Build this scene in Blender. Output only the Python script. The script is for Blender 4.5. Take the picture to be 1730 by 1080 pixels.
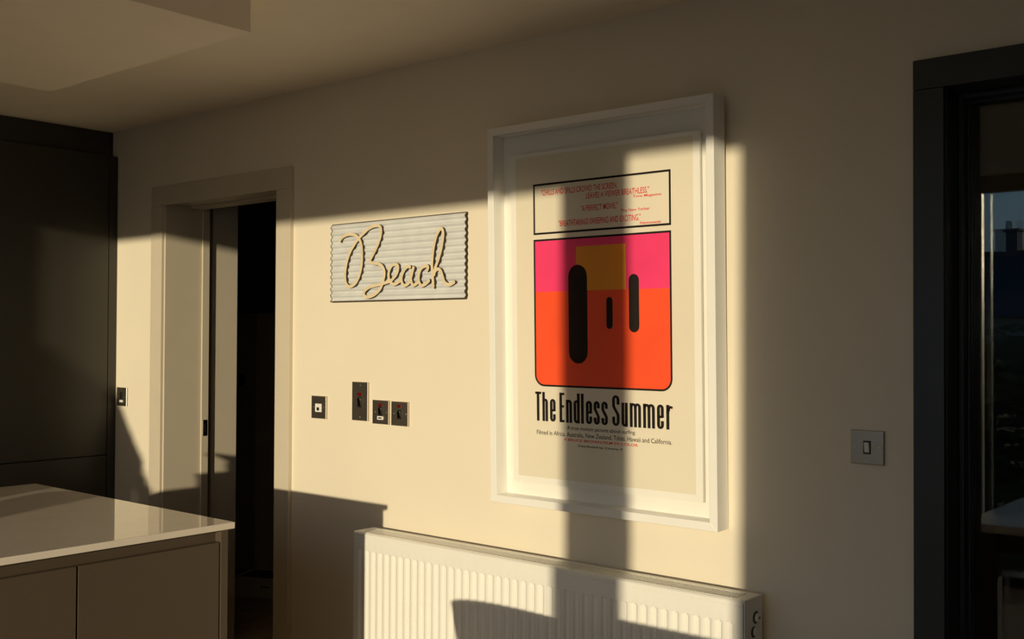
import bpy, bmesh, math, random
from mathutils import Vector, Matrix
random.seed(4)
scene = bpy.context.scene
for o in list(bpy.data.objects): bpy.data.objects.remove(o)

# ------------------------------------------------------------------ camera
cam_d = bpy.data.cameras.new('camera'); cam = bpy.data.objects.new('camera', cam_d)
scene.collection.objects.link(cam)
cam_d.sensor_width = 36.0; cam_d.lens = 1798.1 / 1730 * 36.0; cam_d.clip_start = .02; cam_d.clip_end = 500
Rv = Vector((0.76555, 0.64336, 0.00447)); Uv = Vector((0.00698, -0.01526, 0.99986)); Fv = Vector((-0.64334, 0.76541, 0.01618))
cam.matrix_world = Matrix(((Rv.x, Uv.x, -Fv.x, 0.0), (Rv.y, Uv.y, -Fv.y, -2.64), (Rv.z, Uv.z, -Fv.z, 1.44), (0, 0, 0, 1)))
scene.camera = cam

# ------------------------------------------------------------------ light
TX, TZ = 0.42, 0.113
SUN = Vector((TX, -1.0, TZ)).normalized()          # towards the sun: low evening light through the glazing
world = bpy.data.worlds.new('evening_sky'); scene.world = world; world.use_nodes = True
wn = world.node_tree; bg = wn.nodes['Background']
# clear evening sky: pale towards the horizon, deeper blue overhead
tcw = wn.nodes.new('ShaderNodeTexCoord'); sep = wn.nodes.new('ShaderNodeSeparateXYZ'); ramp = wn.nodes.new('ShaderNodeValToRGB')
wn.links.new(tcw.outputs['Generated'], sep.inputs[0]); wn.links.new(sep.outputs['Z'], ramp.inputs[0]); wn.links.new(ramp.outputs[0], bg.inputs[0])
ramp.color_ramp.elements[0].position = 0.0; ramp.color_ramp.elements[0].color = (.44, .60, .66, 1)
ramp.color_ramp.elements[1].position = 1.0; ramp.color_ramp.elements[1].color = (.06, .16, .42, 1)
for p_, c_ in ((.12, (.26, .52, .74)), (.5, (.12, .30, .62))): e_ = ramp.color_ramp.elements.new(p_); e_.color = (*c_, 1)
bg.inputs[1].default_value = 1.0
# plus the warm scattered light of the low sun itself
sky = wn.nodes.new('ShaderNodeTexSky'); sky.sky_type = 'NISHITA'; sky.sun_disc = False
sky.sun_elevation = math.asin(SUN.z); sky.sun_rotation = math.atan2(SUN.x, SUN.y); sky.ozone_density = 1.5; sky.dust_density = 6.0; sky.air_density = 0.8
bg2 = wn.nodes.new('ShaderNodeBackground'); bg2.inputs[1].default_value = 0.045; wn.links.new(sky.outputs[0], bg2.inputs[0])
addw = wn.nodes.new('ShaderNodeAddShader'); wn.links.new(bg.outputs[0], addw.inputs[0]); wn.links.new(bg2.outputs[0], addw.inputs[1])
wn.links.new(addw.outputs[0], wn.nodes['World Output'].inputs[0])
sd = bpy.data.lights.new('sun', 'SUN'); sun = bpy.data.objects.new('sun', sd); scene.collection.objects.link(sun)
sd.energy = 3.42; sd.color = (1.0, 0.86, 0.58); sd.angle = math.radians(0.65)
sun.rotation_euler = SUN.to_track_quat('Z', 'Y').to_euler(); sun.location = (6, -14, 4)
vs = scene.view_settings
vs.view_transform = 'Standard'; vs.look = 'None'; vs.gamma = 1.0; vs.use_curve_mapping = False; vs.exposure = 0.0

# ------------------------------------------------------------------ materials
MAT = {}
def mat(name, col, rough=.5, metal=0., var=.0, scale=8., bump=0., bscale=60., spec=.5, coat=0., stretch=None):
    m = bpy.data.materials.new(name); m.use_nodes = True; nt = m.node_tree; b = nt.nodes['Principled BSDF']
    b.inputs['Base Color'].default_value = (*col, 1); b.inputs['Roughness'].default_value = rough
    b.inputs['Metallic'].default_value = metal; b.inputs['Specular IOR Level'].default_value = spec
    if coat: b.inputs['Coat Weight'].default_value = coat; b.inputs['Coat Roughness'].default_value = .08
    tc = nt.nodes.new('ShaderNodeTexCoord'); mp = nt.nodes.new('ShaderNodeMapping')
    nt.links.new(tc.outputs['Object'], mp.inputs[0])
    if stretch: mp.inputs['Scale'].default_value = stretch
    n = nt.nodes.new('ShaderNodeTexNoise'); n.inputs['Scale'].default_value = scale; n.inputs['Detail'].default_value = 4
    nt.links.new(mp.outputs[0], n.inputs['Vector'])
    r = nt.nodes.new('ShaderNodeValToRGB'); v = max(var, .015)
    r.color_ramp.elements[0].position = .3; r.color_ramp.elements[1].position = .7
    r.color_ramp.elements[0].color = (*[c * (1 - v) for c in col], 1); r.color_ramp.elements[1].color = (*[min(1, c * (1 + v)) for c in col], 1)
    nt.links.new(n.outputs['Fac'], r.inputs[0]); nt.links.new(r.outputs[0], b.inputs['Base Color'])
    if bump:
        n2 = nt.nodes.new('ShaderNodeTexNoise'); n2.inputs['Scale'].default_value = bscale; n2.inputs['Detail'].default_value = 3
        nt.links.new(mp.outputs[0], n2.inputs['Vector'])
        bp = nt.nodes.new('ShaderNodeBump'); bp.inputs['Strength'].default_value = bump; bp.inputs['Distance'].default_value = .002
        nt.links.new(n2.outputs['Fac'], bp.inputs['Height']); nt.links.new(bp.outputs[0], b.inputs['Normal'])
    MAT[name] = m; return m
mat('wall_paint', (.79, .71, .575), .75, var=.02, scale=2.5, bump=.08, bscale=220)
mat('wall_paint_dimmed', (.42, .37, .30), .75, var=.02, scale=2.5, bump=.08, bscale=220)  # unseen walls coloured darker to cut bounce light on the upper back wall
mat('ceiling_paint', (.93, .84, .71), .85, var=.01)
mat('trim_paint', (.60, .53, .42), .42, var=.02)
mat('frame_white', (.86, .84, .80), .38, var=.01)
mat('mount_white', (.82, .79, .73), .8)
mat('poster_paper', (.74, .67, .54), .7, var=.03, scale=3)
mat('print_black', (.014, .011, .009), .7, var=.1, spec=.2)
mat('print_red', (.72, .05, .04), .6, var=.05, scale=40)
mat('print_pink', (.86, .045, .17), .55, var=.05, scale=10)
mat('print_orange', (.90, .085, .02), .55, var=.06, scale=9)
mat('print_amber', (.80, .32, .02), .55, var=.03)
mat('radiator_white', (.84, .82, .77), .32, var=.01)
mat('radiator_shade', (.10, .09, .08), .8)
mat('steel', (.48, .42, .345), .40, 1., var=.05, scale=30, stretch=(1, 1, 30))
mat('steel_edge', (.80, .74, .64), .28, 1.)
mat('chrome', (.8, .78, .74), .12, 1.)
mat('dark_plastic', (.012, .011, .011), .35)
mat('white_plastic', (.80, .79, .76), .3)
mat('red_neon', (.13, .004, .004), .2)
mat('green_mark', (.01, .12, .05), .4)
mat('anthracite', (.022, .026, .025), .42, var=.05)
mat('door_black', (.010, .010, .011), .38)
mat('island_front', (.090, .066, .045), .38, var=.03, scale=3)
mat('worktop_stone', (.78, .70, .60), .035, var=.03, scale=14)
mat('tall_front', (.030, .026, .020), .42, var=.05, scale=2)
mat('floor_wood', (.62, .46, .30), .4, var=.25, scale=5, stretch=(8, 1, 1))
mat('utility_shade', (.10, .085, .068), .7)  # dark colour stands in for shade in the unlit room
mat('appliance', (.90, .87, .82), .45)
mat('tub_white', (.82, .79, .73), .4)
mat('tin_white', (.66, .67, .68), .5, var=.06, scale=14, stretch=(1, 1, 1.5))
mat('rust', (.045, .028, .016), .7, var=.4, scale=40)
mat('letter_tan', (.74, .61, .41), .55, var=.06, scale=30)
mat('table_white', (.80, .78, .74), .25)
mat('dark_wood', (.06, .032, .02), .5, var=.3, scale=6, stretch=(1, 1, 8))
mat('chair_fabric', (.20, .18, .16), .85, var=.1, scale=60)
mat('stoneware', (.45, .40, .34), .4)
mat('crate_wood', (.30, .19, .10), .6, var=.2, scale=7)
mat('lawn', (.10, .115, .035), .95, var=.35, scale=1.5)
mat('bounce_stone', (.74, .67, .57), .8, var=.1, scale=2)
mat('render_grey', (.35, .33, .30), .9, var=.05)
mat('slate', (.06, .06, .065), .8, var=.2, scale=5)
mat('brick', (.14, .12, .12), .9, var=.2, scale=9)
mat('foliage', (.035, .06, .02), .8, var=.4, scale=5)
mat('aluminium', (.78, .74, .66), .22, .6)
def pane_material(name, tint, ior):
    m = bpy.data.materials.new(name); m.use_nodes = True; nt = m.node_tree; nt.nodes.clear()
    o = nt.nodes.new('ShaderNodeOutputMaterial'); t = nt.nodes.new('ShaderNodeBsdfTransparent'); g = nt.nodes.new('ShaderNodeBsdfGlossy')
    f = nt.nodes.new('ShaderNodeFresnel'); mx = nt.nodes.new('ShaderNodeMixShader')
    t.inputs[0].default_value = (*tint, 1); g.inputs['Roughness'].default_value = 0.0; f.inputs[0].default_value = ior
    nt.links.new(f.outputs[0], mx.inputs[0]); nt.links.new(t.outputs[0], mx.inputs[1]); nt.links.new(g.outputs[0], mx.inputs[2])
    nt.links.new(mx.outputs[0], o.inputs[0]); MAT[name] = m
pane_material('pane_glass', (.99, .99, .99), 1.25)
pane_material('picture_glass', (1, 1, 1), 1.16)
pane_material('door_glass', (.80, .82, .82), 1.55)

# ------------------------------------------------------------------ helpers
col = scene.collection
def box(bm, x0, x1, y0, y1, z0, z1, bev=0., seg=2, mi=0):
    vs_ = [bm.verts.new(p) for p in ((x0,y0,z0),(x1,y0,z0),(x1,y1,z0),(x0,y1,z0),(x0,y0,z1),(x1,y0,z1),(x1,y1,z1),(x0,y1,z1))]
    fs = [bm.faces.new([vs_[i] for i in q]) for q in ((0,3,2,1),(4,5,6,7),(0,1,5,4),(1,2,6,5),(2,3,7,6),(3,0,4,7))]
    for f in fs: f.material_index = mi
    if bev:
        es = list({e for f in fs for e in f.edges})
        bmesh.ops.bevel(bm, geom=es, offset=bev, segments=seg, profile=.5, affect='EDGES')
    return fs
def cyl(bm, c, r, h, axis='Z', n=24, r2=None, bev=0.):
    r2 = r if r2 is None else r2
    ret = bmesh.ops.create_cone(bm, cap_ends=True, segments=n, radius1=r, radius2=r2, depth=h)
    M = {'Z': Matrix.Identity(4), 'Y': Matrix.Rotation(math.pi/2, 4, 'X'), 'X': Matrix.Rotation(math.pi/2, 4, 'Y')}[axis]
    bmesh.ops.transform(bm, matrix=Matrix.Translation(c) @ M, verts=ret['verts'])
    return ret['verts']
def prism(bm, pts, y0, y1, mi=0):
    """pts: outline (x, z); extruded between y0 (front) and y1"""
    a = [bm.verts.new((x, y0, z)) for x, z in pts]; b = [bm.verts.new((x, y1, z)) for x, z in pts]
    n = len(pts); fs = [bm.faces.new(a), bm.faces.new(b[::-1])]
    for i in range(n): fs.append(bm.faces.new((a[i], b[i], b[(i+1) % n], a[(i+1) % n])))
    for f in fs: f.material_index = mi
    return fs
def lathe(bm, prof, c, n=28):
    rings = [[bm.verts.new((c[0]+r*math.cos(2*math.pi*k/n), c[1]+r*math.sin(2*math.pi*k/n), c[2]+z)) for k in range(n)] for r, z in prof]
    for a, b in zip(rings, rings[1:]):
        for k in range(n): bm.faces.new((a[k], a[(k+1) % n], b[(k+1) % n], b[k]))
    bm.faces.new(rings[0][::-1]); bm.faces.new(rings[-1])
def tube(bm, pts, r, n=10):
    pts = [Vector(p) for p in pts]; rings = []
    for i, p in enumerate(pts):
        d = (pts[min(i+1, len(pts)-1)] - pts[max(i-1, 0)]).normalized()
        q = d.to_track_quat('Z', 'Y')
        rings.append([bm.verts.new(p + q @ Vector((r*math.cos(2*math.pi*k/n), r*math.sin(2*math.pi*k/n), 0))) for k in range(n)])
    for a, b in zip(rings, rings[1:]):
        for k in range(n): bm.faces.new((a[k], a[(k+1) % n], b[(k+1) % n], b[k]))
    bm.faces.new(rings[0][::-1]); bm.faces.new(rings[-1])
def obj(name, bm, m, parent=None, smooth=False):
    bmesh.ops.recalc_face_normals(bm, faces=bm.faces)
    me = bpy.data.meshes.new(name); bm.to_mesh(me); bm.free()
    for k in (m if isinstance(m, (list, tuple)) else [m]): me.materials.append(MAT[k])
    if smooth:
        me.polygons.foreach_set('use_smooth', [True] * len(me.polygons))
        me.set_sharp_from_angle(angle=math.radians(35))
    o = bpy.data.objects.new(name, me); col.objects.link(o)
    if smooth:
        w = o.modifiers.new('weighted_normals', 'WEIGHTED_NORMAL'); w.weight = 100; w.keep_sharp = True
    if parent: o.parent = parent
    return o
def part(name, m, parent, *boxes, bev=0., smooth=False):
    bm = bmesh.new()
    for b in boxes: box(bm, *b, bev=bev)
    return obj(name, bm, m, parent, smooth or bev > 0)
def tag(o, label=None, cat=None, group=None, kind=None):
    for k, v in (('label', label), ('category', cat), ('group', group), ('kind', kind)):
        if v: o[k] = v
    return o
def thing(name, label, cat, loc=(0, 0, 0), group=None, kind=None):
    o = bpy.data.objects.new(name, None); col.objects.link(o); o.location = loc; o.empty_display_size = .1
    return tag(o, label, cat, group, kind)
def struct(name, m, *boxes, label=None, bev=0.):
    o = part(name, m, None, *boxes, bev=bev); tag(o, label, None, None, 'structure'); return o
def smooth_path(pts, k=6):
    out = []; P = [pts[0]] + list(pts) + [pts[-1]]
    for i in range(1, len(P) - 2):
        a, b, c, d = P[i-1], P[i], P[i+1], P[i+2]
        for s in range(k):
            t = s / k
            out.append(tuple(.5*((2*b[j]) + (-a[j]+c[j])*t + (2*a[j]-5*b[j]+4*c[j]-d[j])*t*t + (-a[j]+3*b[j]-3*c[j]+d[j])*t**3) for j in range(2)))
    out.append(tuple(pts[-1])); return out

# ------------------------------------------------------------------ room shell
CE = 2.40; WY = -3.7; WO = -3.8; RX = 1.9
struct('floor', 'floor_wood', (-8.2, 2.2, -3.82, 4.2, -.12, 0), label='wooden floor running through the doorway')
struct('wall_back', 'wall_paint',
       (-4.72, -4.262, 0, .225, 0, CE), (-4.262, -3.41, 0, .225, 2.052, CE), (-3.41, -.872, 0, .225, 0, CE),
       (-.872, .085, 0, .225, 2.072, CE), (.085, RX + .1, 0, .225, 0, CE), label='cream wall with the sunlight falling across it')
struct('wall_left', 'wall_paint', (-5.42, -5.30, -2.0, 0, 0, CE), (-5.42, -4.70, -3.8, -2.0, 0, CE), (-5.42, -4.72, 0, .225, 0, CE),
       label='wall above the dark tall cabinets')
struct('trim_3', 'tall_front', (-5.30, -4.70, -1.998, -.001, 2.284, CE), label='dark infill panel between the tall cabinets and the ceiling')
struct('wall_right', 'wall_paint_dimmed', (RX, RX + .12, -3.8, 0, 0, CE))
# glazed wall behind the camera: clear openings with a post and a mullion
xl, m0, m1 = -3.25, -2.03, -1.925
p0, p1, xr = -2.003 + TX * 3.8, -1.755 + TX * 3.7, -1.402 + TX * 3.8
HL, HR = 2.309, 2.390
struct('wall_front', 'wall_paint_dimmed', (-5.42, xl, WO, WY, 0, CE), (xl, p0, WO, WY, HL, CE), (p1, xr, WO, WY, HR, CE), (p0, p1, WO, WY, 0, CE), (xr, RX + .12, WO, WY, 0, CE))
ceil = struct('ceiling', 'ceiling_paint', (-5.42, RX + .12, WO, .225, CE, CE + .15), label='plain white ceiling')
bulk = part('bulkhead', 'ceiling_paint', ceil, (-3.64, -2.485, -2.70, -.832, 2.293, CE), bev=.002)
bulk['label'] = 'dropped ceiling bulkhead over the island'
def window(name, x0, x1, z1, mulls):
    w = thing(name, None, None, ((x0 + x1) / 2, (WY + WO) / 2, 0), kind='structure')
    cx = (x0 + x1) / 2
    edges = [x0] + [v for m in mulls for v in m] + [x1]
    part('sill_frame', 'anthracite', w, (x0 - cx, x1 - cx, -.03, .03, 0, .05), bev=.004)
    for a, b in mulls: part('mullion', 'aluminium', w, (a - cx, b - cx, -.025, .025, .05, z1), bev=.003)
    for a, b in zip(edges[::2], edges[1::2]): part('pane', 'pane_glass', w, (a - cx, b - cx, -.001, .001, .05, z1))
    return w
window('window_1', xl, p0, HL, [(m0, m1)]); window('window_2', p1, xr, HR, [])
struct('baseboard_back', 'trim_paint', (-4.64, -4.335, -.016, 0, 0, .12), (-3.34, -.925, -.016, 0, 0, .12), (.14, RX, -.016, 0, 0, .12), bev=.003)

# utility room beyond the doorway
struct('wall_utility', 'utility_shade', (-8.0, -7.9, .225, 4.1, 0, CE), (-8.0, -1.7, 4.0, 4.1, 0, CE), (-1.8, -1.7, .225, 4.0, 0, CE), (-8.0, -4.72, .225, .26, 0, CE), (-1.8, .9, 1.6, 1.7, 0, CE), (.9, 1.0, .225, 1.7, 0, CE),
       (-4.72, -4.30, .225, .25, 0, CE), (-3.38, -.90, .225, .24, 0, CE), label='walls of the room beyond the doorway, coloured dark to keep it in shade')
struct('ceiling_utility', 'utility_shade', (-8.0, 1.0, .225, 4.1, CE - .02, CE + .1))
struct('wall_nib', 'trim_paint', (-4.62, -4.252, .252, .392, 0, CE - .02), label='short return of wall just inside the doorway', bev=.004)

# ------------------------------------------------------------------ doorway casing (left)
t1 = thing('trim_1', 'taupe painted casing around the open doorway', None, (-3.836, 0, 0), kind='structure')
ox = 3.836
part('architrave', 'trim_paint', t1, (-4.335 + ox, -4.246 + ox, -.018, 0, 0, 2.018), bev=.003)
part('architrave', 'trim_paint', t1, (-3.430 + ox, -3.340 + ox, -.018, 0, 0, 2.018), bev=.003)
part('architrave_head', 'trim_paint', t1, (-4.335 + ox, -3.340 + ox, -.018, 0, 2.018, 2.106), bev=.003)
part('jamb', 'trim_paint', t1, (-4.262 + ox, -4.238 + ox, -.004, .225, 0, 2.028), bev=.002)
part('jamb', 'trim_paint', t1, (-3.434 + ox, -3.410 + ox, -.004, .225, 0, 2.028), bev=.002)
part('head_jamb', 'trim_paint', t1, (-4.262 + ox, -3.410 + ox, -.004, .225, 2.028, 2.052), bev=.002)
part('door_stop', 'trim_paint', t1, (-4.238 + ox, -4.230 + ox, .184, .222, 0, 2.028), bev=.003)
part('door_stop', 'trim_paint', t1, (-3.446 + ox, -3.434 + ox, .12, .186, 0, 2.028), bev=.002)
part('door_stop_head', 'trim_paint', t1, (-4.230 + ox, -3.446 + ox, .12, .186, 2.016, 2.028), bev=.002)
bm = bmesh.new(); box(bm, -4.230 + ox, -4.2275 + ox, .191, .213, .978, 1.052, bev=.001)
sp = obj('strike_plate', bm, 'chrome', t1, True); sp['label'] = 'chrome strike plate'
part('latch_hole', 'dark_plastic', sp, (-4.2275 + ox, -4.227 + ox, .197, .207, .995, 1.035))

# ------------------------------------------------------------------ glazed dark door (right)
t2 = thing('trim_2', 'dark grey casing around the glazed door', None, (-.39, 0, 0), kind='structure'); ox = .39
part('architrave', 'anthracite', t2, (-.923 + ox, -.849 + ox, -.02, 0, 0, 2.047), bev=.003)
part('architrave', 'anthracite', t2, (.062 + ox, .136 + ox, -.02, 0, 0, 2.047), bev=.003)
part('architrave_head', 'anthracite', t2, (-.923 + ox, .136 + ox, -.02, 0, 2.047, 2.121), bev=.003)
part('jamb', 'door_black', t2, (-.872 + ox, -.848 + ox, 0, .225, 0, 2.048), bev=.002)
part('jamb', 'door_black', t2, (.061 + ox, .085 + ox, 0, .225, 0, 2.048), bev=.002)
part('head_jamb', 'door_black', t2, (-.872 + ox, .085 + ox, 0, .225, 2.048, 2.072), bev=.002)
part('door_stop', 'door_black', t2, (-.848 + ox, -.836 + ox, .084, .118, 0, 2.048), bev=.002)
part('door_stop', 'door_black', t2, (.049 + ox, .061 + ox, .084, .118, 0, 2.048), bev=.002)
part('door_stop_head', 'door_black', t2, (-.836 + ox, .049 + ox, .084, .118, 2.034, 2.048), bev=.002)
d2 = thing('door_1', 'dark framed glazed door reflecting the garden', None, (-.39, .14, 0), kind='structure')
part('stile', 'door_black', d2, (-.846 + ox, -.832 + ox, -.02, .024, .01, 2.044), bev=.002)
part('stile', 'door_black', d2, (.040 + ox, .059 + ox, -.02, .024, .01, 2.044), bev=.002)
part('rail', 'door_black', d2, (-.832 + ox, .040 + ox, -.02, .024, 2.026, 2.044), bev=.002)
part('rail', 'door_black', d2, (-.832 + ox, .040 + ox, -.02, .024, .01, .10), bev=.002)
pn = part('pane', 'door_glass', d2, (-.832 + ox, .040 + ox, -.0165, -.0125, .10, 2.026))
pn2 = part('pane', 'door_glass', d2, (-.436, .436, -.002, .002, .10, 2.026)); pn2.location = (-.006, .008, 0); pn2.rotation_euler = (0, 0, math.radians(-.25))
bm = bmesh.new(); tube(bm, [(.395, -.02, 1.02), (.395, -.055, 1.02), (.29, -.055, 1.02)], .009); obj('door_handle', bm, 'chrome', d2, True)

# ------------------------------------------------------------------ tall cabinets (left)
def tall_unit(y0, y1, label, filler=False):
    t = thing('tall_cabinet', label, 'cabinet', (-4.98, (y0 + y1) / 2, 0), 'run of dark tall cabinets'); cy = (y0 + y1) / 2; cx = 4.98
    part('carcass', 'tall_front', t, (-5.29 + cx, -4.674 + cx, y0 - cy, y1 - cy, .10, 2.282))
    part('plinth', 'tall_front', t, (-5.25 + cx, -4.70 + cx, y0 - cy, y1 - cy, 0, .10))
    f = .043 if filler else .0015
    part('upper_door', 'tall_front', t, (-4.673 + cx, -4.651 + cx, y0 + .0015 - cy, y1 - f - cy, .882, 2.28), bev=.0015)
    part('lower_door', 'tall_front', t, (-4.673 + cx, -4.651 + cx, y0 + .0015 - cy, y1 - f - cy, .105, .877), bev=.0015)
    if filler: part('filler_panel', 'tall_front', t, (-4.673 + cx, -4.651 + cx, y1 - .040 - cy, y1 - cy, .105, 2.28), bev=.0015)
tall_unit(-.645, -.002, 'dark matt tall kitchen cabinet in the corner beside the doorway', True)
tall_unit(-1.245, -.648, 'dark tall kitchen cabinet next to the corner one')
tall_unit(-1.845, -1.248, 'dark tall kitchen cabinet furthest from the doorway wall')

# ------------------------------------------------------------------ island
bm = bmesh.new(); box(bm, -.5605, .5605, -.868, .868, 0, .018, bev=.003, seg=3)
wt = obj('worktop', bm, 'worktop_stone', None, True); wt.location = (-2.9685, -1.792, .922)
tag(wt, 'glossy pale stone worktop on the kitchen island', 'worktop')
def base_unit(y0, y1, label, end=False):
    cy = (y0 + y1) / 2; t = thing('base_cabinet', label, 'cabinet', (-2.96, cy, 0), 'island cabinets'); cx = 2.96
    part('carcass', 'island_front', t, (-3.49 + cx, -2.476 + cx, y0 - cy, y1 - cy, .10, .919))
    part('plinth', 'island_front', t, (-3.44 + cx, -2.51 + cx, y0 - cy, y1 - cy, 0, .10))
    part('handle_rail', 'island_front', t, (-2.476 + cx, -2.452 + cx, y0 - .002 - cy, y1 - (.018 if end else 0) - cy, .870, .919))
    part('door', 'island_front', t, (-2.448 + cx, -2.428 + cx, y0 + .0015 - cy, y1 - (.026 if end else .0015) - cy, .105, .888), bev=.0012)
    if end: part('end_panel', 'island_front', t, (-3.49 + cx, -2.426 + cx, y1 - .022 - cy, y1 - cy, 0, .921), bev=.0012)
base_unit(-1.355, -.934, 'taupe island cabinet nearest the doorway, with the end panel', True)
base_unit(-1.777, -1.357, 'taupe island cabinet second from the doorway, cut by the picture edge')
base_unit(-2.20, -1.779, 'taupe island cabinet third from the doorway')
base_unit(-2.63, -2.202, 'taupe island cabinet at the window end')

# unseen objects added on the island, shaped for the shadows they cast into view
bm = bmesh.new(); lathe(bm, [(.05, 0), (.075, .01), (.092, .04), (.095, .07), (.088, .07), (.07, .03), (.02, .015)], (0, 0, 0))
b_ = obj('shadow_bowl', bm, 'stoneware', None, True); b_.location = (-2.95, -1.62, .940); tag(b_, 'unseen bowl added to cast a shadow streak across the island worktop', 'bowl')
cr = thing('shadow_box', 'unseen low box added on the island to cast a stepped shadow', 'box', (-3.375, -1.43, .940))
part('body', 'crate_wood', cr, (-.135, .135, -.14, .14, 0, .048), bev=.003); part('lid', 'crate_wood', cr, (-.138, .138, -.143, .143, .049, .062), bev=.003)
jg = thing('shadow_jug', 'unseen small jug added on the box to cast a pointed shadow', 'jug', (-3.472, -1.45, 1.002))
bm = bmesh.new(); lathe(bm, [(.024, 0), (.030, .015), (.030, .035), (.022, .058), (.026, .075), (.023, .075), (.016, .05)], (0, 0, 0)); obj('body', bm, 'stoneware', jg, True)
bm = bmesh.new(); prism(bm, [(-.021, .075), (-.062, .083), (-.020, .045)], -.012, .012); obj('spout', bm, 'stoneware', jg)
bm = bmesh.new(); tube(bm, [(.024, 0, .065), (.045, 0, .058), (.047, 0, .035), (.029, 0, .02)], .004); obj('handle', bm, 'stoneware', jg, True)

# ------------------------------------------------------------------ framed poster
fp = thing('framed_poster', 'large white box-framed poster with a pink and orange picture on the wall', 'picture', (-1.842, -.003, .913))
fp.rotation_euler = (math.radians(1.3), 0, 0)
hw, fh, fd, mw = .4085, 1.193, .062, .0245
def moulding(pts): # mitred member, outline (x, z)
    bm = bmesh.new(); prism(bm, pts, -fd, 0); 
    bmesh.ops.bevel(bm, geom=bm.edges[:], offset=.0012, segments=1, affect='EDGES')
    return obj('moulding', bm, 'frame_white', fp)
moulding([(-hw, 0), (-hw + mw, mw), (-hw + mw, fh - mw), (-hw, fh)])
moulding([(hw, 0), (hw, fh), (hw - mw, fh - mw), (hw - mw, mw)])
moulding([(-hw, 0), (hw, 0), (hw - mw, mw), (-hw + mw, mw)])
moulding([(-hw, fh), (-hw + mw, fh - mw), (hw - mw, fh - mw), (hw, fh)])
part('backing_board', 'mount_white', fp, (-hw + mw, hw - mw, -.008, -.002, mw, fh - mw))
part('glass', 'picture_glass', fp, (-hw + mw + .001, hw - mw - .001, -.056, -.054, mw + .001, fh - mw - .001))
PX0, PX1, PZ0, PZ1 = -.339, .346, .069, 1.104
poster = part('poster', 'mount_white', fp, (PX0, PX1, -.028, -.018, PZ0, PZ1))
poster['label'] = 'floated film poster'
PY = -.0282
def flat(name, pts, m, lift=0., parent=poster):
    bm = bmesh.new(); prism(bm, pts, PY - .0003 - lift, PY + .0002); return obj(name, bm, m, parent)
def rect(x0, x1, z0, z1): return [(x0, z0), (x1, z0), (x1, z1), (x0, z1)]
flat('printed_area', rect(PX0 + .021, PX1 - .022, PZ0 + .02, PZ1 - .012), 'poster_paper')
W_ = lambda x: x + 1.842
Z_ = lambda z: z - .913
def outline(name, outer, inner, m, lift):
    bm = bmesh.new(); n = len(outer); y = PY - .0003 - lift
    a = [bm.verts.new((x, y, z)) for x, z in outer]; b = [bm.verts.new((x, y, z)) for x, z in inner]
    for i in range(n): bm.faces.new((a[i], a[(i+1) % n], b[(i+1) % n], b[i]))
    e = bmesh.ops.extrude_face_region(bm, geom=bm.faces[:])
    bmesh.ops.translate(bm, vec=(0, -.0002, 0), verts=[v for v in e['geom'] if isinstance(v, bmesh.types.BMVert)])
    return obj(name, bm, m, poster)
def rounded(x0, x1, z0, z1, r, d=0.):
    x0 += d; x1 -= d; z0 += d; z1 -= d; r = max(r - d, .001)
    pts = [(x0, z1)] + [(x0 + r - r * math.cos(t), z0 + r - r * math.sin(t)) for t in [i * math.pi / 16 for i in range(9)]]
    pts += [(x1 - r + r * math.sin(t), z0 + r - r * math.cos(t)) for t in [i * math.pi / 16 for i in range(9)]] + [(x1, z1)]
    return pts
bx0, bx1 = W_(-2.089), W_(-1.590)
bt, bb = Z_(1.917), Z_(1.759)
outline('border', rect(bx0, bx1, bb, bt), rect(bx0 + .006, bx1 - .006, bb + .006, bt - .006), 'print_black', .0004)
pt, pb, ps = Z_(1.744), Z_(1.287), Z_(1.581)
flat('colour_field', rect(bx0 + .003, bx1 - .003, ps, pt - .003), 'print_pink', .0003)
lo = [q for q in rounded(bx0, bx1, pb, ps, .034, .003)]; lo[0] = (bx0 + .003, ps); lo[-1] = (bx1 - .003, ps)
flat('colour_field', lo, 'print_orange', .0003)
# plain generic picture: colour blocks only
def pill(x0, x1, z0, z1, n=8):
    r = (x1 - x0) / 2; c = (x0 + x1) / 2
    return [(c + r * math.cos(t), z1 - r + r * math.sin(t)) for t in [i * math.pi / n for i in range(n + 1)]] + [(c - r * math.cos(t), z0 + r - r * math.sin(t)) for t in [i * math.pi / n for i in range(n + 1)]]
flat('colour_block', rect(W_(-1.925), W_(-1.745), ps, Z_(1.715)), 'print_amber', .0006)
flat('colour_block', pill(W_(-1.955), W_(-1.885), Z_(1.36), Z_(1.66)), 'print_black', .0009)
flat('colour_block', pill(W_(-1.735), W_(-1.700), Z_(1.455), Z_(1.625)), 'print_black', .0009)
flat('colour_block', pill(W_(-1.815), W_(-1.793), Z_(1.465), Z_(1.56)), 'print_black', .0009)
outline('border', rounded(bx0, bx1, pb, pt, .036), rounded(bx0, bx1, pb, pt, .036, .0055), 'print_black', .0010)
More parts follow.
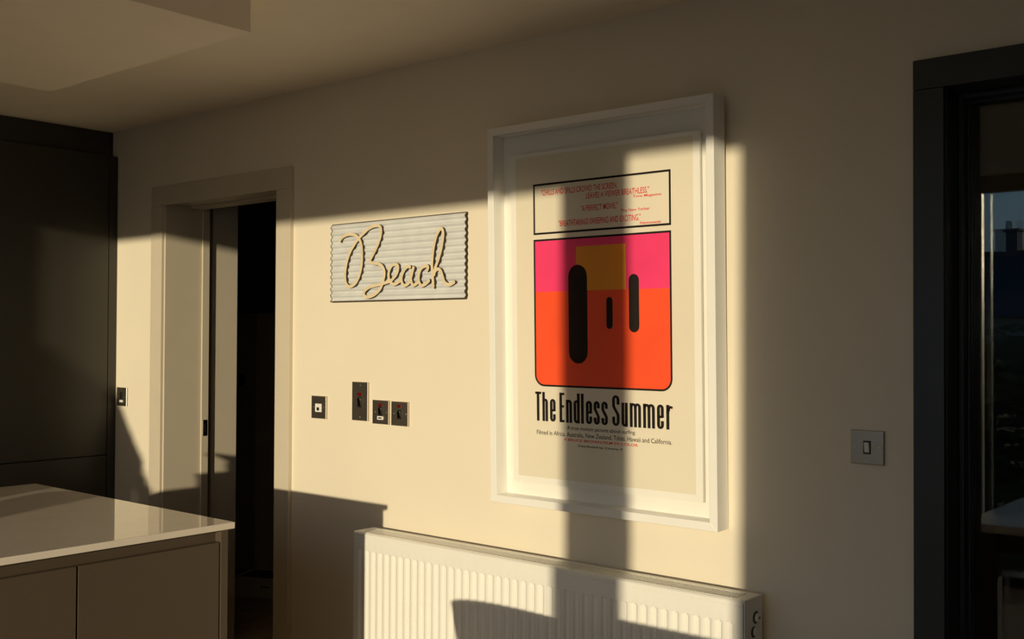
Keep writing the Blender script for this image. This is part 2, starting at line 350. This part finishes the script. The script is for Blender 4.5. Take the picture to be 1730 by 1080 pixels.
def text(body, x0, x1, z0, z1, m, bold=0., lift=.0004, name='lettering'):
    cu = bpy.data.curves.new('lettering_curve', 'FONT'); cu.body = body; cu.offset = bold; cu.resolution_u = 3
    tmp = bpy.data.objects.new('tmp', cu); col.objects.link(tmp)
    dg = bpy.context.evaluated_depsgraph_get(); dg.update()
    me = bpy.data.meshes.new_from_object(tmp.evaluated_get(dg))
    bpy.data.objects.remove(tmp); bpy.data.curves.remove(cu)
    xs = [v.co.x for v in me.vertices]; ys = [v.co.y for v in me.vertices]
    ax, bx_, ay, by = min(xs), max(xs), min(ys), max(ys)
    for v in me.vertices:
        v.co = Vector((x0 + (v.co.x - ax) / (bx_ - ax) * (x1 - x0), PY - .0003 - lift, z0 + (v.co.y - ay) / (by - ay) * (z1 - z0)))
    me.name = name; me.materials.clear(); me.materials.append(MAT[m])
    o = bpy.data.objects.new(name, me); col.objects.link(o); o.parent = poster
    return o
def line(body, xa, xb, zc, h, m, bold=0.): text(body, W_(xa), W_(xb), Z_(zc) - h / 2, Z_(zc) + h / 2, m, bold)
line('"CHILLS AND SPILLS CROWD THE SCREEN.', -2.058, -1.772, 1.8885, .0185, 'print_red', .012)
line('LEAVES A VIEWER BREATHLESS."', -1.886, -1.662, 1.866, .0185, 'print_red', .012)
line('Time Magazine', -1.718, -1.621, 1.849, .0095, 'print_red', .015)
line('"A PERFECT MOVIE."', -1.905, -1.772, 1.829, .0185, 'print_red', .012)
line('The New Yorker', -1.761, -1.660, 1.812, .0085, 'print_red', .015)
line('"BREATHTAKING! SWEEPING AND EXCITING."', -1.991, -1.692, 1.789, .0190, 'print_red', .012)
line('Newsweek', -1.694, -1.622, 1.7715, .0080, 'print_red', .015)
# condensed title lettering, drawn stroke by stroke
def arc(cx_, cz_, rx, rz, a0, a1, n=6): return [(cx_ + rx * math.cos(math.radians(a0 + (a1 - a0) * i / n)), cz_ + rz * math.sin(math.radians(a0 + (a1 - a0) * i / n))) for i in range(n + 1)]
ST = .0100
def glyph(c, w):
    a, b = ST / 2, w - ST / 2; X = .070; H = .0905; h = ST * .36; m = (a + b) / 2; r = (b - a) / 2; rz = r * 1.25
    t, t0 = X - h, h
    if c == 'T': return [[(0, H - h), (w, H - h)], [(m - .001, 0), (m - .001, H)]]
    if c == 'E': return [[(a, 0), (a, H)], [(a, H - h), (w, H - h)], [(a, H * .54), (w * .92, H * .54)], [(a, h), (w, h)]]
    if c == 'l': return [[(w / 2, 0), (w / 2, H)]]
    if c == 'h': return [[(a, 0), (a, H)], arc(m, t - rz, r, rz, 180, 0, 10) + [(b, 0)]]
    if c == 'n': return [[(a, 0), (a, X)], arc(m, t - rz, r, rz, 180, 0, 10) + [(b, 0)]]
    if c == 'r': return [[(a + .002, 0), (a + .002, X)], [(a + .002, X * .70), (a + .006, X * .86), (m + .003, X - h * 1.6), (w, X - h * 2.2)]]
    if c == 'u': return [[(b, 0), (b, X)], [(a, X)] + arc(m, t0 + rz, r, rz, 180, 360, 10)]
    if c == 'm':
        q = (b - a) / 4; rr = q * 1.25
        return [[(a, 0), (a, X)], arc(a + q, t - rr, q, rr, 180, 0, 8) + [(a + 2 * q, 0)], arc(a + 3 * q, t - rr, q, rr, 180, 0, 8) + [(b, 0)]]
    if c == 'd': return [[(b, 0), (b, H)], arc(m, t - rz, r, rz, 0, 180, 10) + arc(m, t0 + rz, r, rz, 180, 360, 10)]
    if c == 'e': return [[(a, X * .50), (b, X * .50)], [(b, X * .46)] + arc(m, t - rz, r, rz, 0, 180, 10) + arc(m, t0 + rz, r, rz, 180, 360, 10) + [(b, X * .33)]]
    if c in 'sS':
        K = X if c == 's' else H; t = K - h
        return [[(b, K * .70)] + arc(m, t - rz, r, rz, 0, 180, 10) + [(a, K * .66), (a + .002, K * .60), (b - .002, K * .40), (b, K * .34)] + arc(m, t0 + rz, r, rz, 0, -180, 10) + [(a, K * .30)]]
def title_word(items):
    bm = bmesh.new(); y = PY - .0008
    for c, x0, x1 in items:
        for path in glyph(c, x1 - x0):
            rows = []
            for i, p in enumerate(path):
                u0 = path[max(i - 1, 0)]; u1 = path[min(i + 1, len(path) - 1)]; dx, dz = u1[0] - u0[0], u1[1] - u0[1]; L = math.hypot(dx, dz) or 1
                nx, nz = -dz / L * ST / 2, dx / L * ST / 2 * .72
                rows.append((bm.verts.new((x0 + p[0] - nx, y, .266 + p[1] - nz)), bm.verts.new((x0 + p[0] + nx, y, .266 + p[1] + nz))))
            for q0, q1 in zip(rows, rows[1:]): bm.faces.new((q0[0], q0[1], q1[1], q1[0]))
    o = obj('lettering', bm, 'print_black', poster); return o
TT = [('T', -.247, -.223), ('h', -.219, -.197), ('e', -.189, -.167), ('E', -.152, -.133), ('n', -.127, -.104), ('d', -.098, -.075), ('l', -.070, -.060), ('e', -.052, -.029), ('s', -.023, -.001), ('s', .005, .028), ('S', .044, .070), ('u', .077, .099), ('m', .106, .145), ('m', .152, .192), ('e', .199, .222), ('r', .228, .251)]
title_word(TT[:3]); title_word(TT[3:10]); title_word(TT[10:])
line('A true motion picture about surfing.', -1.966, -1.716, 1.162, .0150, 'print_black', .004)
line('Filmed in Africa, Australia, New Zealand, Tahiti, Hawaii and California.', -2.084, -1.594, 1.1425, .0160, 'print_black', .004)
line('A BRUCE BROWN FILM IN COLOR', -1.980, -1.708, 1.127, .0080, 'print_red', .018)
line('Distributed by Cinema V', -1.924, -1.762, 1.110, .0085, 'print_black', .015)

# ------------------------------------------------------------------ corrugated sign
sg = thing('beach_sign', 'whitewashed corrugated tin sign with raised script reading Beach', 'sign', (-2.7555, -.004, 1.568))
SW, SH, NW, AMP = .343, .290, 12.5, .0035
def wave(z): return -.008 - AMP * math.cos(2 * math.pi * NW * z / SH)
def sheet(x0, x1, z0, z1, front, thick, m, name, parent, nz):
    bm = bmesh.new(); rows = []
    for i in range(nz + 1):
        z = z0 + (z1 - z0) * i / nz; y = wave(z) + front
        rows.append([bm.verts.new(p) for p in ((x0, y, z), (x1, y, z), (x1, y + thick, z), (x0, y + thick, z))])
    for a, b in zip(rows, rows[1:]):
        for k in range(4): bm.faces.new((a[k], a[(k+1) % 4], b[(k+1) % 4], b[k]))
    bm.faces.new(rows[0]); bm.faces.new(rows[-1][::-1])
    return obj(name, bm, m, parent, True)
sh = sheet(-SW, SW, 0, SH, 0, .0015, 'tin_white', 'tin_sheet', sg, 150)
sheet(-SW - .0012, -SW + .0022, 0, SH, -.0007, .005, 'rust', 'rusted_edge', sh, 150)
sheet(SW - .0022, SW + .0012, 0, SH, -.0007, .007, 'rust', 'rusted_edge', sh, 150)
sheet(-SW, SW, -.0012, .0022, -.0007, .005, 'rust', 'rusted_edge', sh, 3)
sheet(-SW, SW, SH - .0018, SH + .0012, -.0007, .005, 'rust', 'rusted_edge', sh, 3)
LET = {
'B': [(-.274,.223),(-.259,.237),(-.233,.246),(-.205,.247),(-.179,.239),(-.161,.223),(-.151,.2),(-.148,.166),(-.15,.132),(-.16,.098),(-.18,.068),(-.211,.054),(-.234,.066),(-.24,.101),(-.232,.142),(-.215,.179),(-.189,.209),(-.169,.227),(-.149,.241),(-.119,.259),(-.089,.269),(-.06,.269),(-.048,.257),(-.05,.232),(-.064,.202),(-.084,.173),(-.105,.144),(-.088,.136),(-.059,.132),(-.039,.121),(-.028,.1),(-.033,.074),(-.048,.044),(-.077,.023),(-.112,.014),(-.134,.019),(-.132,.036),(-.107,.049),(-.073,.055),(-.043,.059),(-.012,.065)],
'e': [(-.017,.064),(.005,.069),(.024,.082),(.038,.098),(.042,.118),(.031,.126),(.012,.124),(-.003,.106),(-.006,.083),(.005,.063),(.024,.056),(.048,.065),(.057,.073)],
'a': [(.107,.113),(.09,.116),(.072,.103),(.06,.081),(.062,.061),(.075,.05),(.096,.058),(.107,.076),(.115,.099),(.121,.115),(.112,.095),(.107,.073),(.116,.051),(.133,.054),(.146,.065)],
'c': [(.184,.096),(.191,.11),(.18,.115),(.159,.108),(.147,.088),(.146,.065),(.158,.048),(.18,.053),(.2,.067)],
'h': [(.217,.037),(.214,.076),(.21,.117),(.215,.165),(.226,.206),(.241,.232),(.254,.239),(.262,.226),(.26,.201),(.253,.17),(.24,.135),(.226,.107),(.219,.079),(.225,.095),(.24,.102),(.253,.093),(.261,.074),(.271,.055),(.293,.047),(.319,.057)]}
def ribbon(pts, w, yf, yb, name, parent, lift):
    P = smooth_path(pts, 6); bm = bmesh.new(); rows = []
    for i, p in enumerate(P):
        a = P[max(i-1, 0)]; b = P[min(i+1, len(P)-1)]; dx, dz = b[0]-a[0], b[1]-a[1]; L = math.hypot(dx, dz) or 1
        nx, nz = -dz / L * w / 2, dx / L * w / 2; k = .35 if i in (0, len(P)-1) else 1
        y1 = yf - lift * i / len(P)
        rows.append([bm.verts.new(q) for q in ((p[0]-nx*k, y1, p[1]-nz*k), (p[0]+nx*k, y1, p[1]+nz*k), (p[0]+nx*k, yb, p[1]+nz*k), (p[0]-nx*k, yb, p[1]-nz*k))])
    for a, b in zip(rows, rows[1:]):
        for k in range(4):
            f = bm.faces.new((a[k], a[(k+1) % 4], b[(k+1) % 4], b[k])); f.material_index = 0 if k == 0 else 1
    for f in (bm.faces.new(rows[0]), bm.faces.new(rows[-1][::-1])): f.material_index = 1
    return obj(name, bm, ['letter_tan', 'rust'], parent)
for i, (k, pts) in enumerate(LET.items()):
    l = ribbon([(q[0] - .0125, q[1]) for q in pts], .0115, -.0195 - .0004 * i, -.0115, 'letter', sg, .0003); l['label'] = 'tan script letter with dark edges'

# ------------------------------------------------------------------ sockets and switches
def plate_thing(name, label, cat, x, z, w=.086, h=.086, screws='h', group=None):
    t = thing(name, label, cat, (x, 0, z), group)
    bm = bmesh.new(); fs = box(bm, -w/2, w/2, -.0085, 0, -h/2, h/2)
    fr = [f for f in bm.faces if all(abs(v.co.y + .0085) < 1e-6 for v in f.verts)]
    bmesh.ops.bevel(bm, geom=fr[0].edges[:], offset=.004, segments=3, affect='EDGES', profile=.6)
    obj('plate', bm, 'steel', t, True)
    for sx, sz in (((-.030, 0), (.030, 0)) if screws == 'h' else ((0, h/2 - .013), (0, -h/2 + .013))):
        bm = bmesh.new(); cyl(bm, (sx, -.009, sz), .0034, .0018, 'Y', 14); s = obj('screw', bm, 'steel_edge', t, True)
        part('screw_slot', 'dark_plastic', s, (sx - .0028, sx + .0028, -.0101, -.0097, sz - .0005, sz + .0005))
    return t
def rocker(t, z, w=.011, h=.022, m='dark_plastic', surround=None, tip='steel_edge'):
    if surround: part('rocker_surround', surround, t, (-w/2 - .0035, w/2 + .0035, -.0095, -.008, z - h/2 - .004, z + h/2 + .004), bev=.0005)
    bm = bmesh.new()
    vs_ = [(-w/2, -.009, z-h/2), (w/2, -.009, z-h/2), (w/2, -.009, z+h/2), (-w/2, -.009, z+h/2), (-w/2, -.0105, z-h/2), (w/2, -.0105, z-h/2), (w/2, -.0150, z+h/2), (-w/2, -.0150, z+h/2)]
    v = [bm.verts.new(p) for p in vs_]
    for q in ((0,1,2,3),(4,5,6,7),(0,1,5,4),(1,2,6,5),(2,3,7,6),(3,0,4,7)): bm.faces.new([v[i] for i in q])
    bmesh.ops.bevel(bm, geom=bm.edges[:], offset=.0008, segments=1, affect='EDGES')
    return obj('rocker', bm, m, t)
def neon(t, z, w=.017, h=.010): return part('neon', 'red_neon', t, (-w/2, w/2, -.0105, -.008, z - h/2, z + h/2), bev=.0008)
t = plate_thing('data_socket', 'steel outlet plate with a white square insert, beside the doorway casing', 'socket', -3.172, 1.168)
part('insert', 'white_plastic', t, (-.018, .018, -.0105, -.008, -.018, .014), bev=.001)
part('port', 'dark_plastic', t, (-.008, .006, -.0108, -.0104, -.012, .000))
t = plate_thing('cooker_switch', 'tall steel switch plate with red neon, highest in the row', 'switch', -2.940, 1.2005, .086, .142, 'v')
neon(t, .026, .021, .011); rocker(t, -.003, .015, .030, 'chrome', 'dark_plastic')
t = plate_thing('fused_switch', 'square steel plate with red neon, rocker and pale fuse holder under it', 'switch', -2.829, 1.166)
neon(t, .026, .018, .010); rocker(t, .004, .014, .024, 'chrome', 'dark_plastic')
part('fuse_holder', 'white_plastic', t, (-.014, .016, -.0115, -.008, -.027, -.014), bev=.001)
part('fuse_slot', 'dark_plastic', t, (-.008, .010, -.0118, -.0113, -.0225, -.0185))
t = plate_thing('neon_switch', 'square steel switch plate with red neon, rightmost of the group by the picture', 'switch', -2.731, 1.165)
neon(t, .027, .018, .010); rocker(t, -.003, .014, .024, 'chrome', 'dark_plastic')
part('green_mark', 'green_mark', t, (-.022, -.010, -.0092, -.008, .008, .011))
t = plate_thing('fused_switch', 'steel switched outlet squeezed between the dark tall cabinet and the doorway', 'switch', -4.588, 1.152)
rocker(t, .006, .014, .022, 'dark_plastic', 'dark_plastic')
part('fuse_holder', 'white_plastic', t, (-.014, .012, -.0115, -.008, -.026, -.015), bev=.001)
t = plate_thing('light_switch', 'square steel light switch with white rocker beside the dark glazed door', 'switch', -1.042, 1.165)
rocker(t, 0, .0125, .0255, 'white_plastic', 'dark_plastic')

# ------------------------------------------------------------------ radiator
rd = thing('radiator', 'white ribbed panel radiator under the framed poster', 'radiator', (-2.067, -.04, .16))
RW = .754; D0, D1 = -.100, 0.0; RH = .598   # local: front y -.100, back 0
# fluted front panel
bm = bmesh.new(); n = 44; pitch = (2 * RW - .05) / n; xs = [(-RW + .004, 0)]; x = -RW + .025
for i in range(n):
    for dx, d in ((.0, 0), (.10, 0), (.26, 1), (.60, 1), (.78, 0)): xs.append((x + dx * pitch, d))
    x += pitch
xs.append((RW - .004, 0))
zs = [(0.0, 0, -.006), (.006, 0, 0), (.040, 0, 0), (.048, 1, 0), (RH - .064, 1, 0), (RH - .056, 0, 0), (RH - .016, 0, 0), (RH - .0145, 0, -.0016), (RH - .013, 0, 0), (RH - .004, 0, 0), (RH, 0, -.004), (RH, 0, -.014)]
grid = [[bm.verts.new((px, D0 - .0005 + .0065 * d * k - o_, z)) for px, d in xs] for z, k, o_ in zs]
for a, b in zip(grid, grid[1:]):
    for k in range(len(xs) - 1): bm.faces.new((a[k], a[k+1], b[k+1], b[k]))
obj('front_panel', bm, 'radiator_white', rd, True)
part('rear_panel', 'radiator_white', rd, (-RW + .006, RW - .006, -.012, -.002, .01, RH - .012), bev=.003)
part('core', 'radiator_shade', rd, (-RW + .012, RW - .012, -.085, -.012, .02, RH - .03))
# top grille
bm = bmesh.new(); gz = RH + .001
box(bm, -RW + .005, RW - .005, -.089, -.080, gz - .012, gz); box(bm, -RW + .005, RW - .005, -.020, -.001, gz - .012, gz)
box(bm, -RW + .005, -RW + .03, -.080, -.020, gz - .012, gz); box(bm, RW - .03, RW - .005, -.080, -.020, gz - .012, gz)
obj('grille_frame', bm, 'radiator_white', rd)
bm = bmesh.new(); k = 0; x = -RW + .03
while x < RW - .034:
    box(bm, x + .0045, x + .0105, -.080, -.020, gz - .008, gz - .0005); x += .0105
g = obj('top_grille', bm, 'radiator_white', rd); g['kind'] = 'stuff'
for s in (-1, 1):
    bm = bmesh.new(); a, b = sorted((s * (RW - .004), s * RW)); box(bm, a, b, -.0985, -.001, .0, RH + .0015, bev=.0018)
    sp_ = obj('side_panel', bm, 'radiator_white', rd, True)
    bm = bmesh.new()
    for yy in (-.086, -.066, -.046, -.026): box(bm, *sorted((s * RW - s*.001, s * (RW + .0004))), yy - .003, yy + .003, .05, RH - .145)
    obj('side_slots', bm, 'radiator_shade', sp_)
    bm = bmesh.new(); cyl(bm, (s * (RW + .0003), -.038, RH - .052), .0165, .001, 'X', 24); cyl(bm, (s * (RW + .0003), -.050, RH - .088), .0145, .001, 'X', 24); obj('valve_hole', bm, 'radiator_shade', sp_)
    bm = bmesh.new(); cyl(bm, (s * (RW + .003), -.033, RH - .053), .0115, .011, 'X', 20); pl = obj('bleed_plug', bm, 'radiator_white', sp_, True)
    bm = bmesh.new(); cyl(bm, (s * (RW + .0015), -.042, RH - .088), .0115, .006, 'X', 20); obj('cap', bm, 'radiator_white', sp_, True)
    bm = bmesh.new(); cyl(bm, (s * (RW + .0087), -.033, RH - .053), .0035, .001, 'X', 12); obj('plug_recess', bm, 'dark_plastic', sp_)
for s in (-1, 1):
    bm = bmesh.new(); tube(bm, [(s * (RW + .002), -.05, .045), (s * (RW + .035), -.05, .045), (s * (RW + .04), -.05, .03), (s * (RW + .04), -.05, -.16)], .0085); obj('pipe', bm, 'chrome', rd, True)
    part('bracket', 'radiator_white', rd, (s * .5 - .02, s * .5 + .02, -.002, .04, .1, RH - .06))

# ------------------------------------------------------------------ beyond the doorway
ap = thing('tall_appliance', 'pale tall appliance standing in the dark room beyond the doorway', 'appliance', (-5.53, 1.55, 0))
part('body', 'appliance', ap, (-.29, .30, -.30, .30, .03, 1.578), bev=.006)
part('door', 'appliance', ap, (-.29, .30, -.325, -.302, .06, 1.572), bev=.006)
part('handle', 'dark_plastic', ap, (.165, .185, -.35, -.325, 1.135, 1.205), bev=.002)
for sx in (-.24, .24):
    for sy in (-.23, .23): part('foot', 'dark_plastic', ap, (sx - .02, sx + .02, sy - .02, sy + .02, 0, .03))
tb = thing('plastic_tub', 'low white plastic tub with a dark open top on the floor beyond the doorway', 'tub', (-4.93, 1.08, 0)); tb.rotation_euler = (0, 0, math.radians(28))
def tub_ring(wx, wy, r, z, n=6):
    pts = []
    for cx_, cy_, a0 in ((wx - r, wy - r, 0), (-wx + r, wy - r, 90), (-wx + r, -wy + r, 180), (wx - r, -wy + r, 270)):
        for i in range(n + 1): a = math.radians(a0 + 90 * i / n); pts.append((cx_ + r * math.cos(a), cy_ + r * math.sin(a), z))
    return pts
def loft(name, rings, m, parent):
    bm = bmesh.new(); R_ = [[bm.verts.new(p) for p in r] for r in rings]; n = len(R_[0])
    for a, b in zip(R_, R_[1:]):
        for k in range(n): bm.faces.new((a[k], a[(k+1) % n], b[(k+1) % n], b[k]))
    bm.faces.new(R_[0][::-1]); bm.faces.new(R_[-1]); return obj(name, bm, m, parent, True)
loft('shell', [tub_ring(.17, .15, .06, 0), tub_ring(.17, .15, .06, .012), tub_ring(.145, .125, .05, .098), tub_ring(.13, .11, .045, .10), tub_ring(.122, .102, .04, .075)], 'tub_white', tb)
loft('liner', [tub_ring(.121, .101, .04, .076), tub_ring(.125, .105, .042, .092)], 'dark_plastic', tb)
part('logo', 'dark_plastic', tb, (.035, .046, -.1395, -.136, .050, .061), (.050, .085, -.1395, -.136, .053, .058)).rotation_euler = (0, 0, 0)

# ------------------------------------------------------------------ dining table and chair below the picture (shadow on the radiator, reflection in the door)
dt = thing('dining_table', 'white topped dining table reflected in the glazed door', 'table', (-.76, -1.64, 0))
part('table_top', 'table_white', dt, (-.50, .55, -.45, .45, .735, .765), bev=.004)
for sx in (-.42, .47):
    for sy in (-.37, .37): part('leg', 'dark_wood', dt, (sx - .03, sx + .03, sy - .03, sy + .03, 0, .735), bev=.003)
part('apron', 'dark_wood', dt, (-.39, .44, -.38, -.36, .65, .735), bev=.002); part('apron', 'dark_wood', dt, (-.39, .44, .36, .38, .65, .735), bev=.002)
part('apron', 'dark_wood', dt, (-.43, -.41, -.34, .34, .65, .735), bev=.002); part('apron', 'dark_wood', dt, (.46, .48, -.34, .34, .65, .735), bev=.002)
ch = thing('tub_chair', 'curved shell dining chair at the end of the table', 'chair', (-1.545, -1.27, 0))
bm = bmesh.new(); rows = []; N = 28
for i in range(N + 1):
    a = math.radians(180 - 125 + 250 * i / N); top = .706 + .020 * max(0, -math.cos(a)) ** 1.2
    flare = .03
    rows.append([bm.verts.new(p) for p in ((.22 * math.cos(a), .22 * math.sin(a), .42), ((.27 + flare) * math.cos(a), (.25 + flare * .3) * math.sin(a), top), ((.285 + flare) * math.cos(a), (.265 + flare * .3) * math.sin(a), top), (.24 * math.cos(a), .24 * math.sin(a), .41))])
for a, b in zip(rows, rows[1:]):
    for k in range(4): bm.faces.new((a[k], a[(k+1) % 4], b[(k+1) % 4], b[k]))
bm.faces.new(rows[0]); bm.faces.new(rows[-1][::-1]); obj('shell', bm, 'chair_fabric', ch, True)
bm = bmesh.new(); cyl(bm, (0, 0, .43), .225, .06, 'Z', 32); obj('seat', bm, 'chair_fabric', ch, True)
for sx in (-1, 1):
    for sy in (-1, 1):
        bm = bmesh.new(); tube(bm, [(sx * .13, sy * .13, .40), (sx * .19, sy * .19, 0)], .014); obj('leg', bm, 'dark_wood', ch, True)

# ------------------------------------------------------------------ garden
struct('bounce_paving', 'bounce_stone', (-6.5, 4.5, -9.5, -3.82, -.30, -.06), label='unseen pale paving added outside the glazing to bounce light indoors')  # unseen pale paving, added to bounce sunlight up to the ceiling
struct('ground', 'lawn', (-70, 60, -120, -9.5, -.35, -.12), (-70, -6.5, -9.5, -3.82, -.35, -.12), (4.5, 60, -9.5, -3.82, -.35, -.12), label='evening lawn outside the glazing')
hs = thing('neighbour_house', 'low grey house with slate roof and chimney reflected in the door glass', 'house', (-10.2, -33, -.12))
part('wall', 'render_grey', hs, (-6, 5, -3, 3, 0, 2.3))
bm = bmesh.new(); v = [bm.verts.new(p) for p in ((-6.3, 3.4, 2.2), (5.3, 3.4, 2.2), (5.3, -3.4, 2.2), (-6.3, -3.4, 2.2), (-6.3, 0, 4.35), (5.3, 0, 4.35))]
for q in ((0,1,5,4),(2,3,4,5),(1,2,5),(3,0,4),(0,3,2,1)): bm.faces.new([v[i] for i in q])
obj('roof', bm, 'slate', hs)
chm = part('chimney', 'brick', hs, (.25, .90, -.3, .3, 3.6, 4.95), (.17, .98, -.36, .36, 4.95, 5.02))
bm = bmesh.new(); cyl(bm, (.58, 0, 5.15), .11, .30, 'Z', 14, .085); obj('chimney_pot', bm, 'brick', chm)
for wx in (-4, -1.5, 2.6): f = part('window', 'frame_white', hs, (wx - .6, wx + .6, 2.99, 3.04, .9, 2.0)); part('pane', 'door_black', f, (wx - .54, wx + .54, 3.04, 3.05, .96, 1.94))
def shrub(name, label, loc, r, h, n, cone=False):
    t = thing(name, label, 'shrub', loc); bm = bmesh.new()
    for i in range(n):
        z = random.random(); a = random.random() * 2 * math.pi
        rr = r * ((1 - z) if cone else math.sqrt(max(0, 1 - (2 * z - 1) ** 2))) * (.80 + .2 * random.random())
        c = Vector((rr * math.cos(a), rr * math.sin(a), .1 + z * h)); q = Vector((random.uniform(-1, 1), random.uniform(-1, 1), random.uniform(-1, 1))).normalized().to_track_quat('Z', 'Y')
        s = .05 + .03 * random.random()
        bm.faces.new([bm.verts.new(c + q @ Vector(p)) for p in ((-s, 0, 0), (0, -s * .5, .01), (s, 0, 0), (0, s * .5, .01))])
    me = bpy.data.meshes.new('leaves'); bm.to_mesh(me); bm.free(); me.materials.append(MAT['foliage'])
    o = bpy.data.objects.new('foliage', me); col.objects.link(o); o.parent = t; o['kind'] = 'stuff'
    bm = bmesh.new(); lathe(bm, [(r * .72, .05), (r * .72 * (.96), .1 + h * .05), (r * .72 * .48, .1 + h * .5), (.02, .1 + h * .95)] if cone else [(r * .4, 0), (r * .8, h * .3), (r * .8, h * .6), (r * .3, h * .95)], (0, 0, 0), 16)
    obj('branches', bm, 'foliage', t)
    return t
shrub('shadow_shrub', 'unseen conical shrub added outside the glazing to cast a slanting wall shadow', (-2.70, -5.1, -.06), 1.40, 1.87, 4200, True)  # unseen, added and sloped to cast the diagonal shadow beside the tall cabinets
for i, (x, y, r, h) in enumerate(((-5.2, -17, 1.1, 1.7), (-7.3, -19, 1.3, 1.5), (-3.2, -20, 1.0, 1.3))):
    shrub('garden_shrub', ('rounded garden shrub reflected in the door glass', 'broad garden shrub in front of the house', 'small garden shrub right of the house')[i], (x, y, -.12), r, h, 900)
